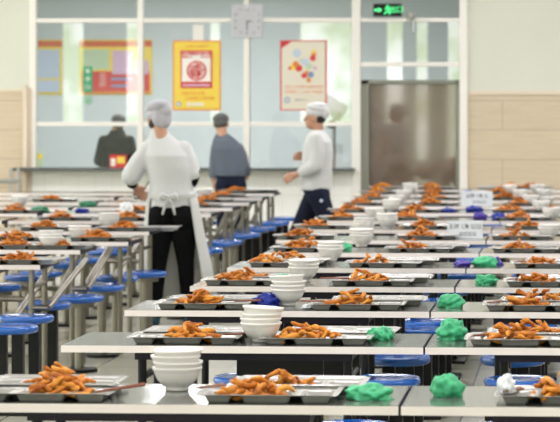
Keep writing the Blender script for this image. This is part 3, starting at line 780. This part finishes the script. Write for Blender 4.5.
# pale grey folded lid on the far right tables
tag(mo('metal_lid', B((-.17, .17, 0, .2, TH, TH+.035)), M['grey'], loc=(X(493, RD[13]), RD[13]+.25, 0), bevel=.01), 'long pale grey lid on the farthest table by the cladding', 'lid')
tag(mo('metal_lid', B((-.18, .18, 0, .12, TH, TH+.02)), M['clear'], loc=(X(440, RD[5]+.3)-.05, RD[5]+.35, 0), bevel=.006), 'thin pale lid left of the seam behind the near sign card', 'lid')
# sign cards
def card(px, i, dy, wpx, hpx, lines, label):
    D = RD[i]+dy; s_ = F/D; w_ = wpx/s_; h_ = hpx/s_
    p_ = empty('sign_card', (X(px, D), D, TH), label, 'sign', 'handwritten sign cards')
    mo('holder', B((-w_/2-.006, w_/2+.006, .006, .010, 0, h_+.008), (-w_/2-.006, w_/2+.006, -.035, .04, 0, .003)), M['clear'], p_)
    mo('card', B((-w_/2, w_/2, 0, .005, .006, h_)), M['card'], p_)
    text('writing', lines[0], h_*.34, M['ink'], (0, -.001, h_*.70), p_, depth=.0004, sx=.95); text('writing', lines[1], h_*.28, M['ink'], (w_*.08, -.001, h_*.28), p_, depth=.0004, sx=.95)
card(465, 6, .2, 34, 17, ('王砰 1净 以以', '以以以以'), 'nearer white handwritten sign card standing by the seam')
card(477, 10, .06, 30, 14, ('王砰 1净 以', '以以以以'), 'farther white handwritten sign card standing right of the seam')

# ------------------------------------------------------------ people
def remesh(o, vox=.008, smooth=4):
    r = o.modifiers.new('remesh', 'REMESH'); r.mode = 'VOXEL'; r.voxel_size = vox; r.use_smooth_shade = True
    s_ = o.modifiers.new('smooth', 'SMOOTH'); s_.factor = .5; s_.iterations = smooth
    return o
def hand(bm, wrist, direction, palm_n, curl=.5, side=1):
    """palm + four unequal fingers + thumb; direction: fingers point, palm_n: palm faces"""
    d = Vector(direction).normalized(); n = Vector(palm_n); n = (n - d*n.dot(d)).normalized(); s_ = d.cross(n)*side
    w_ = Vector(wrist)
    for k in range(4):
        q = (k-1.5)*.019
        limb(bm, [w_ + s_*q*.6 + d*.01, w_ + s_*q + d*.085], [.014, .0125], 8)
        Ln = (.066, .078, .073, .056)[k]; b = w_ + s_*q*1.1 + d*.088; a = curl
        p1 = b + (d*math.cos(a*.6) + n*math.sin(a*.6))*Ln*.45; p2 = p1 + (d*math.cos(a*1.5) + n*math.sin(a*1.5))*Ln*.33; p3 = p2 + (d*math.cos(a*2.2) + n*math.sin(a*2.2))*Ln*.25
        limb(bm, [b, p1, p2, p3], [.0092, .0085, .0078, .0068], 8)
    t0 = w_ - s_*.022 + d*.022; t1 = t0 + (-s_*.7 + d*.7 + n*.25).normalized()*.036; t2 = t1 + (d*.9 - s_*.15 + n*.3).normalized()*.032
    limb(bm, [t0, t1, t2], [.014, .0105, .0082], 8)
def head(bm, c, yaw=0, pitch=0, s=1.0):
    """face towards +Y before yaw"""
    R = Euler((pitch, 0, yaw)).to_matrix(); c = Vector(c)
    def P(x, y, z): return c + R @ Vector((x*s, y*s, z*s))
    e = Euler((pitch, 0, yaw))
    ball(bm, P(0, -.012, .02), (.075*s, .092*s, .095*s), e, 3); ball(bm, P(0, .012, -.045), (.056*s, .066*s, .066*s), e, 3)
    ball(bm, P(0, .055, -.075), (.028*s, .026*s, .024*s), e); ball(bm, P(0, .088, -.012), (.013*s, .02*s, .024*s), e); ball(bm, P(0, .094, -.022), (.016*s, .014*s, .011*s), e)
    ball(bm, P(0, .078, -.052), (.024*s, .012*s, .008*s), e)
    for q in (-1, 1): ball(bm, P(q*.076, -.01, -.008), (.011*s, .020*s, .032*s), e)
    limb(bm, [P(0, -.03, -.05), P(0, -.035, -.15)], [.052*s, .056*s])
    return P
def eyes(P, parent):
    bm = bmesh.new()
    for q in (-1, 1): ball(bm, P(q*.03, .076, .0), .009)
    mo('eyes', bm, M['eye'], parent, smooth=True)
    bm = bmesh.new(); 
    for q in (-1, 1): seg(bm, P(q*.016, .084, .024), P(q*.046, .074, .022), .0035, .003, 6)
    mo('eyebrows', bm, M['hair'], parent)
def add_body(root, bm, mt='skin', vox=.007): return remesh(mo('body', bm, M[mt], root), vox, 3)
def cloth(root, name, bm, m, vox=.009, sm=5): return remesh(mo(name, bm, M[m], root), vox, sm)
def shoe(bm, a, fwd, s=1):
    a = Vector(a); f = Vector(fwd).normalized()
    limb(bm, [a + f*-.04 + Vector((0, 0, .035)), a + f*.06 + Vector((0, 0, .03)), a + f*.15 + Vector((0, 0, .026))], [.036*s, .037*s, .028*s])

# --- cook seen from behind, at the aisle
R_ = empty('person', (X(172, 18.6), 18.6, 0), 'person in white short-sleeved kitchen jacket, cap and apron, standing back to camera', 'person')
bm = bmesh.new(); hc = (-.115, .045, 1.535); P = head(bm, hc, yaw=.5, pitch=-.25)
rings(bm, [(0, 0, .86, .13, .10), (0, 0, .95, .14, .10), (-.005, 0, 1.08, .12, .09), (-.02, .0, 1.22, .13, .09), (-.05, .01, 1.31, .10, .07), (-.09, .01, 1.42, .05, .05)])
LS, LE, LW = (-.165, .01, 1.30), (-.31, .03, 1.12), (-.31, .20, 1.02)
RS, RE, RW = (.075, .01, 1.29), (.15, .01, 1.09), (.10, .22, 1.04)
limb(bm, [LS, LE, LW], [.045, .038, .026]); limb(bm, [RS, RE, RW], [.045, .038, .026])
hand(bm, LW, (.25, .75, -.45), (.6, .1, -.6), .8, 1); hand(bm, RW, (-.25, .9, -.2), (-.5, 0, -.6), .8, -1)
LH, LK, LA = (-.075, 0, .86), (-.105, .02, .46), (-.125, -.01, .07); RH, RK, RA = (.085, 0, .86), (.10, .02, .46), (.125, .02, .07)
limb(bm, [LH, LK, LA], [.075, .05, .035]); limb(bm, [RH, RK, RA], [.075, .05, .035])
shoe(bm, (-.125, -.01, 0), (-.2, 1, 0), .8); shoe(bm, (.125, .02, 0), (.1, 1, 0), .8)
body = add_body(R_, bm); eyes(P, R_)
bm = bmesh.new()
rings(bm, [(.0, 0, .875, .175, .125), (0, 0, .95, .175, .125), (-.005, 0, 1.05, .165, .12), (-.015, .0, 1.18, .175, .13), (-.035, .0, 1.27, .18, .13), (-.055, .01, 1.345, .150, .105), (-.08, .015, 1.40, .10, .085), (-.10, .02, 1.445, .070, .070), (-.107, .025, 1.475, .062, .062)], 28)
limb(bm, [(-.175, .01, 1.325), (-.25, .02, 1.22), (-.31, .02, 1.12)], [.068, .074, .078]); limb(bm, [(.085, .01, 1.32), (.125, .01, 1.22), (.15, .01, 1.13)], [.066, .066, .066])
cloth(R_, 'jacket', bm, 'white', .010, 5)
bm = bmesh.new(); limb(bm, [(-.33, .025, 1.14), LE, (-.325, .13, 1.055)], [.055, .058, .042]); cloth(R_, 'black_sleeve', bm, 'black')
bm = bmesh.new(); limb(bm, [(.165, .01, 1.14), RE, (.13, .13, 1.06)], [.052, .052, .040]); cloth(R_, 'black_sleeve', bm, 'black')
bm = bmesh.new()
rings(bm, [(0, 0, .83, .165, .125), (0, 0, .90, .165, .125)]); ball(bm, (-.075, -.03, .82), (.095, .11, .12)); ball(bm, (.085, -.03, .82), (.095, .11, .12))
limb(bm, [(-.085, 0, .80), (-.09, .01, .65), LK, (-.115, -.01, .28), LA], [.098, .088, .064, .056, .048]); limb(bm, [(.085, 0, .80), (.09, .01, .65), RK, (.115, -.01, .28), RA], [.098, .088, .064, .056, .048])
cloth(R_, 'trousers', bm, 'black')
bm = bmesh.new(); shoe(bm, (-.125, -.01, 0), (-.2, 1, 0), 1.05); cloth(R_, 'shoe', bm, 'shoe'); bm = bmesh.new(); shoe(bm, (.125, .02, 0), (.1, 1, 0), 1.05); cloth(R_, 'shoe', bm, 'shoe')
bm = bmesh.new()   # apron hanging in front, open at the back
rings(bm, [(.0, .01, 1.0, .178, .135), (.0, .015, .90, .20, .155), (.01, .03, .70, .225, .18), (.03, .05, .45, .255, .20), (.045, .06, .20, .285, .215)], 48, False, -PI*.22, PI*1.20)
for v in bm.verts:
    a = math.atan2(v.co.y, v.co.x); v.co += Vector((math.cos(a), math.sin(a), 0))*.012*math.sin(a*9)*(1.0-v.co.z)
ap = mo('apron', bm, M['apw'], R_, smooth=True); so = ap.modifiers.new('solid', 'SOLIDIFY'); so.thickness = .004
bm = bmesh.new(); rings(bm, [(0, 0, .955, .185, .138), (0, 0, .985, .185, .138)], 40, True); 
tie = mo('apron_tie', bm, M['apw'], R_, smooth=False)
bm = bmesh.new()
for q in (-1, 1):
    limb(bm, [(0, -.14, .965), (q*.05, -.155, .985), (q*.06, -.15, .955), (0, -.14, .96)], [.01, .014, .014, .01], 8); limb(bm, [(0, -.14, .96), (q*.03, -.15, .90), (q*.045, -.15, .84)], [.008, .011, .009], 8)
mo('apron_bow', bm, M['apw'], R_, smooth=True)
bm = bmesh.new(); Rm = Euler((-.25, 0, .5)).to_matrix()   # puffy cap
def CP(x, y, z): return Vector(hc) + Rm @ Vector((x, y, z))
ball(bm, CP(0, -.01, .035), (.088, .104, .062), (-.25, 0, .5), 3); ball(bm, CP(.0, -.045, .085), (.094, .108, .056), (-.35, 0.12, .5), 3); ball(bm, CP(.01, -.065, .0), (.078, .06, .085), (-.2, 0, .5), 3); ball(bm, CP(.03, -.105, .05), (.05, .045, .06), (0, 0, .4)); ball(bm, CP(-.03, .03, .085), (.06, .06, .035))
cloth(R_, 'cap', bm, 'capw', .006, 3)
bm = bmesh.new(); ball(bm, CP(0, -.01, -.02), (.080, .080, .062), (-.25, 0, .5), 3); cloth(R_, 'hair', bm, 'hair', .006, 3)
# spoon held in the left hand: separate thing
bm = bmesh.new(); hx = R_.location.x - .275; seg(bm, (hx-.03, 18.6+.27, .95), (hx+.07, 18.6+.33, 1.10), .006)
ld = mo('ladle', bm, M['steel']); tag(ld, 'thin metal ladle in the hand of the standing cook', 'ladle')
bm = bmesh.new(); ball(bm, (hx-.035, 18.6+.268, .94), (.03, .03, .012)); mo('ladle_cup', bm, M['steel'], ld, smooth=True)

# --- man walking to the left
wy = 23.6; R_ = empty('person', (X(316, wy), wy, 0), 'person in white kitchen jacket, white cap and navy trousers walking to the left', 'person')
# local: faces -X ; y towards the back wall
bm = bmesh.new(); hc = (-.015, 0, 1.525); P = head(bm, hc, yaw=PI/2, pitch=0)
rings(bm, [(0, 0, .84, .10, .14), (.01, 0, 1.0, .10, .13), (.01, 0, 1.2, .11, .15), (.015, 0, 1.33, .09, .17), (.01, 0, 1.40, .06, .07)])
nS, nE, nW = (.02, -.19, 1.33), (.02, -.23, 1.08), (-.18, -.20, .99)     # near arm
fS, fE, fW = (.0, .19, 1.33), (.0, .23, 1.10), (-.12, .18, 1.15)        # far arm
limb(bm, [nS, nE, nW], [.05, .04, .028]); limb(bm, [fS, fE, fW], [.05, .04, .028])
hand(bm, nW, (-.85, .15, -.45), (0, 1, -.2), .9, 1); hand(bm, fW, (-.9, -.3, .1), (0, -1, -.2), 1.0, -1)
nH, nK, nA = (.02, -.09, .86), (.15, -.10, .50), (.40, -.10, .17); fH, fK, fA = (-.01, .09, .86), (-.17, .09, .48), (-.34, .09, .09)
limb(bm, [nH, nK, nA], [.08, .055, .04]); limb(bm, [fH, fK, fA], [.08, .055, .04])
shoe(bm, (.42, -.10, .06), (-.9, 0, -.35), .85); shoe(bm, (-.34, .09, 0), (-1, 0, 0), .85)
add_body(R_, bm); eyes(P, R_)
bm = bmesh.new()
rings(bm, [(.0, 0, .845, .150, .175), (0, 0, .92, .150, .17), (.01, 0, 1.05, .145, .165), (.015, 0, 1.20, .145, .175), (.02, 0, 1.30, .13, .19), (.015, 0, 1.37, .095, .14), (.01, 0, 1.415, .062, .066)], 28)
limb(bm, [nS, (.035, -.21, 1.2), nE, (-.11, -.205, 1.02)], [.078, .072, .068, .052]); limb(bm, [fS, fE, (-.06, .2, 1.125)], [.075, .066, .055])
cloth(R_, 'jacket', bm, 'white', .010, 5)
bm = bmesh.new(); rings(bm, [(0, 0, .82, .125, .165), (0, 0, .90, .125, .165)]); ball(bm, (.03, -.08, .80), (.12, .09, .11)); ball(bm, (.0, .08, .80), (.12, .09, .11))
limb(bm, [(.03, -.09, .80), (.085, -.10, .66), nK, (.27, -.10, .34), nA], [.105, .095, .078, .068, .058]); limb(bm, [(-.01, .09, .80), (-.08, .09, .66), fK, (-.26, .09, .28), fA], [.108, .098, .080, .070, .062])
cloth(R_, 'trousers', bm, 'navy')
bm = bmesh.new(); ball(bm, (.07, -.195, .75), .016); mo('trouser_badge', bm, M['lblue'], R_, smooth=True)
bm = bmesh.new(); shoe(bm, (.42, -.10, .06), (-.9, 0, -.35), 1.05); cloth(R_, 'shoe', bm, 'black'); bm = bmesh.new(); shoe(bm, (-.34, .09, 0), (-1, 0, 0), 1.05); cloth(R_, 'shoe', bm, 'black')
bm = bmesh.new(); ball(bm, (.0, 0, 1.575), (.102, .088, .055), (0, .15, 0), 3); ball(bm, (.015, 0, 1.62), (.112, .098, .042), (0, .18, 0), 3); ball(bm, (.075, 0, 1.57), (.055, .078, .06)); ball(bm, (.02, 0, 1.645), (.10, .09, .035)); cloth(R_, 'cap', bm, 'white', .006, 3)
bm = bmesh.new(); ball(bm, (.035, 0, 1.52), (.060, .080, .05), None, 3); cloth(R_, 'hair', bm, 'hair', .006, 2)

# --- man in the grey jacket, back to camera
gy = 26.35; R_ = empty('person', (X(231, gy), gy, 0), 'person in grey jacket and dark cap standing back to camera by the far tables', 'person')
bm = bmesh.new(); hc = (-.115, .05, 1.45); P = head(bm, hc, yaw=.35, pitch=-.15, s=.98)
rings(bm, [(0, 0, .82, .14, .10), (0, 0, .95, .14, .10), (-.02, .01, 1.12, .13, .09), (-.05, .01, 1.22, .12, .08), (-.09, .02, 1.31, .06, .06)])
LS, LE, LW = (-.155, .01, 1.20), (-.185, .0, 1.0), (-.185, -.03, .86); RS, RE, RW = (.075, .01, 1.19), (.150, -.01, 1.00), (.15, .16, .92)
limb(bm, [LS, LE, LW], [.045, .038, .028]); limb(bm, [RS, RE, RW], [.045, .038, .028])
hand(bm, LW, (.05, .1, -1), (1, .2, 0), .7, 1); hand(bm, RW, (-.2, .9, -.3), (-.6, 0, -.5), .7, -1)
for q, dx in ((-1, 0), (1, .0)): limb(bm, [(q*.08, 0, .84), (q*.09, .02, .46), (q*.10, 0, .07)], [.075, .05, .036])
shoe(bm, (-.10, 0, 0), (-.1, 1, 0), .8); shoe(bm, (.10, 0, 0), (.1, 1, 0), .8)
add_body(R_, bm); eyes(P, R_)
bm = bmesh.new()
rings(bm, [(.0, 0, .895, .165, .125), (0, 0, .96, .17, .13), (-.02, 0, 1.08, .165, .125), (-.04, 0, 1.19, .165, .12), (-.065, .01, 1.27, .135, .105), (-.09, .02, 1.325, .085, .075), (-.105, .03, 1.35, .06, .06)], 28)
limb(bm, [LS, LE, (-.185, -.02, .90)], [.062, .054, .046]); limb(bm, [RS, (.12, 0, 1.10), RE, (.155, .11, .93)], [.062, .056, .050, .044])
cloth(R_, 'jacket', bm, 'greyj', .010, 4)
bm = bmesh.new(); rings(bm, [(0, 0, .80, .155, .12), (0, 0, .92, .155, .12)]); ball(bm, (-.075, -.02, .80), (.09, .105, .11)); ball(bm, (.075, -.02, .80), (.09, .105, .11))
for q in (-1, 1): limb(bm, [(q*.075, 0, .80), (q*.085, .02, .46), (q*.09, 0, .07)], [.095, .078, .062])
cloth(R_, 'trousers', bm, 'navy')
bm = bmesh.new(); shoe(bm, (-.10, 0, 0), (-.1, 1, 0), 1.05); cloth(R_, 'shoe', bm, 'black'); bm = bmesh.new(); shoe(bm, (.10, 0, 0), (.1, 1, 0), 1.05); cloth(R_, 'shoe', bm, 'black')
bm = bmesh.new(); ball(bm, (-.115, .035, 1.50), (.086, .104, .066), (-.15, 0, .35), 3); cloth(R_, 'cap', bm, 'greyhair', .006, 3)
bm = bmesh.new(); ball(bm, (-.115, .02, 1.455), (.078, .086, .06), (-.15, 0, .35), 3); cloth(R_, 'hair', bm, 'greyhair', .006, 2)

# --- dark figure behind the glass
dy_ = WD + .75; R_ = empty('person', (X(117, dy_), dy_, 0), 'person in black coat and dark cap behind the glass at left', 'person')
bm = bmesh.new(); hc = (.01, .03, 1.435); P = head(bm, hc, yaw=-.5, pitch=-.1, s=.96)
rings(bm, [(0, 0, .82, .14, .10), (0, 0, 1.0, .14, .10), (0, 0, 1.2, .16, .10), (0, 0, 1.28, .14, .08), (0, .01, 1.33, .06, .06)])
LS, LE, LW = (-.16, 0, 1.22), (-.22, 0, .98), (-.16, .2, .92); RS, RE, RW = (.15, 0, 1.22), (.19, 0, .98), (.13, .2, .92)
limb(bm, [LS, LE, LW], [.045, .038, .028]); limb(bm, [RS, RE, RW], [.045, .038, .028])
hand(bm, LW, (.2, .9, -.2), (.4, 0, -.8), .6, 1); hand(bm, RW, (-.2, .9, -.2), (-.4, 0, -.8), .6, -1)
for q in (-1, 1): limb(bm, [(q*.08, 0, .84), (q*.09, .02, .46), (q*.10, 0, .07)], [.075, .05, .036])
add_body(R_, bm); eyes(P, R_)
bm = bmesh.new()
rings(bm, [(0, 0, .62, .21, .15), (0, 0, .85, .20, .15), (0, 0, 1.0, .19, .14), (0, 0, 1.15, .195, .14), (0, 0, 1.24, .175, .12), (0, .01, 1.31, .10, .09), (.005, .02, 1.36, .072, .072)], 28)
limb(bm, [LS, LE, (-.175, .14, .94)], [.07, .066, .05]); limb(bm, [RS, RE, (.145, .14, .94)], [.07, .066, .05])
cloth(R_, 'coat', bm, 'coat', .010, 4)
bm = bmesh.new()
for q in (-1, 1): limb(bm, [(q*.075, 0, .80), (q*.085, .02, .46), (q*.09, 0, .07)], [.09, .07, .06])
cloth(R_, 'trousers', bm, 'black')
bm = bmesh.new(); shoe(bm, (-.10, 0, 0), (-.1, 1, 0), 1.05); cloth(R_, 'shoe', bm, 'black'); bm = bmesh.new(); shoe(bm, (.10, 0, 0), (.1, 1, 0), 1.05); cloth(R_, 'shoe', bm, 'black')
bm = bmesh.new(); ball(bm, (.01, .025, 1.485), (.085, .1, .06), None, 3); ball(bm, (.01, .02, 1.455), (.089, .104, .02), None, 3); cloth(R_, 'cap', bm, 'greyhair', .006, 2)
bm = bmesh.new(); ball(bm, (.01, .0, 1.43), (.074, .08, .08), None, 3); cloth(R_, 'hair', bm, 'hair', .006, 2)
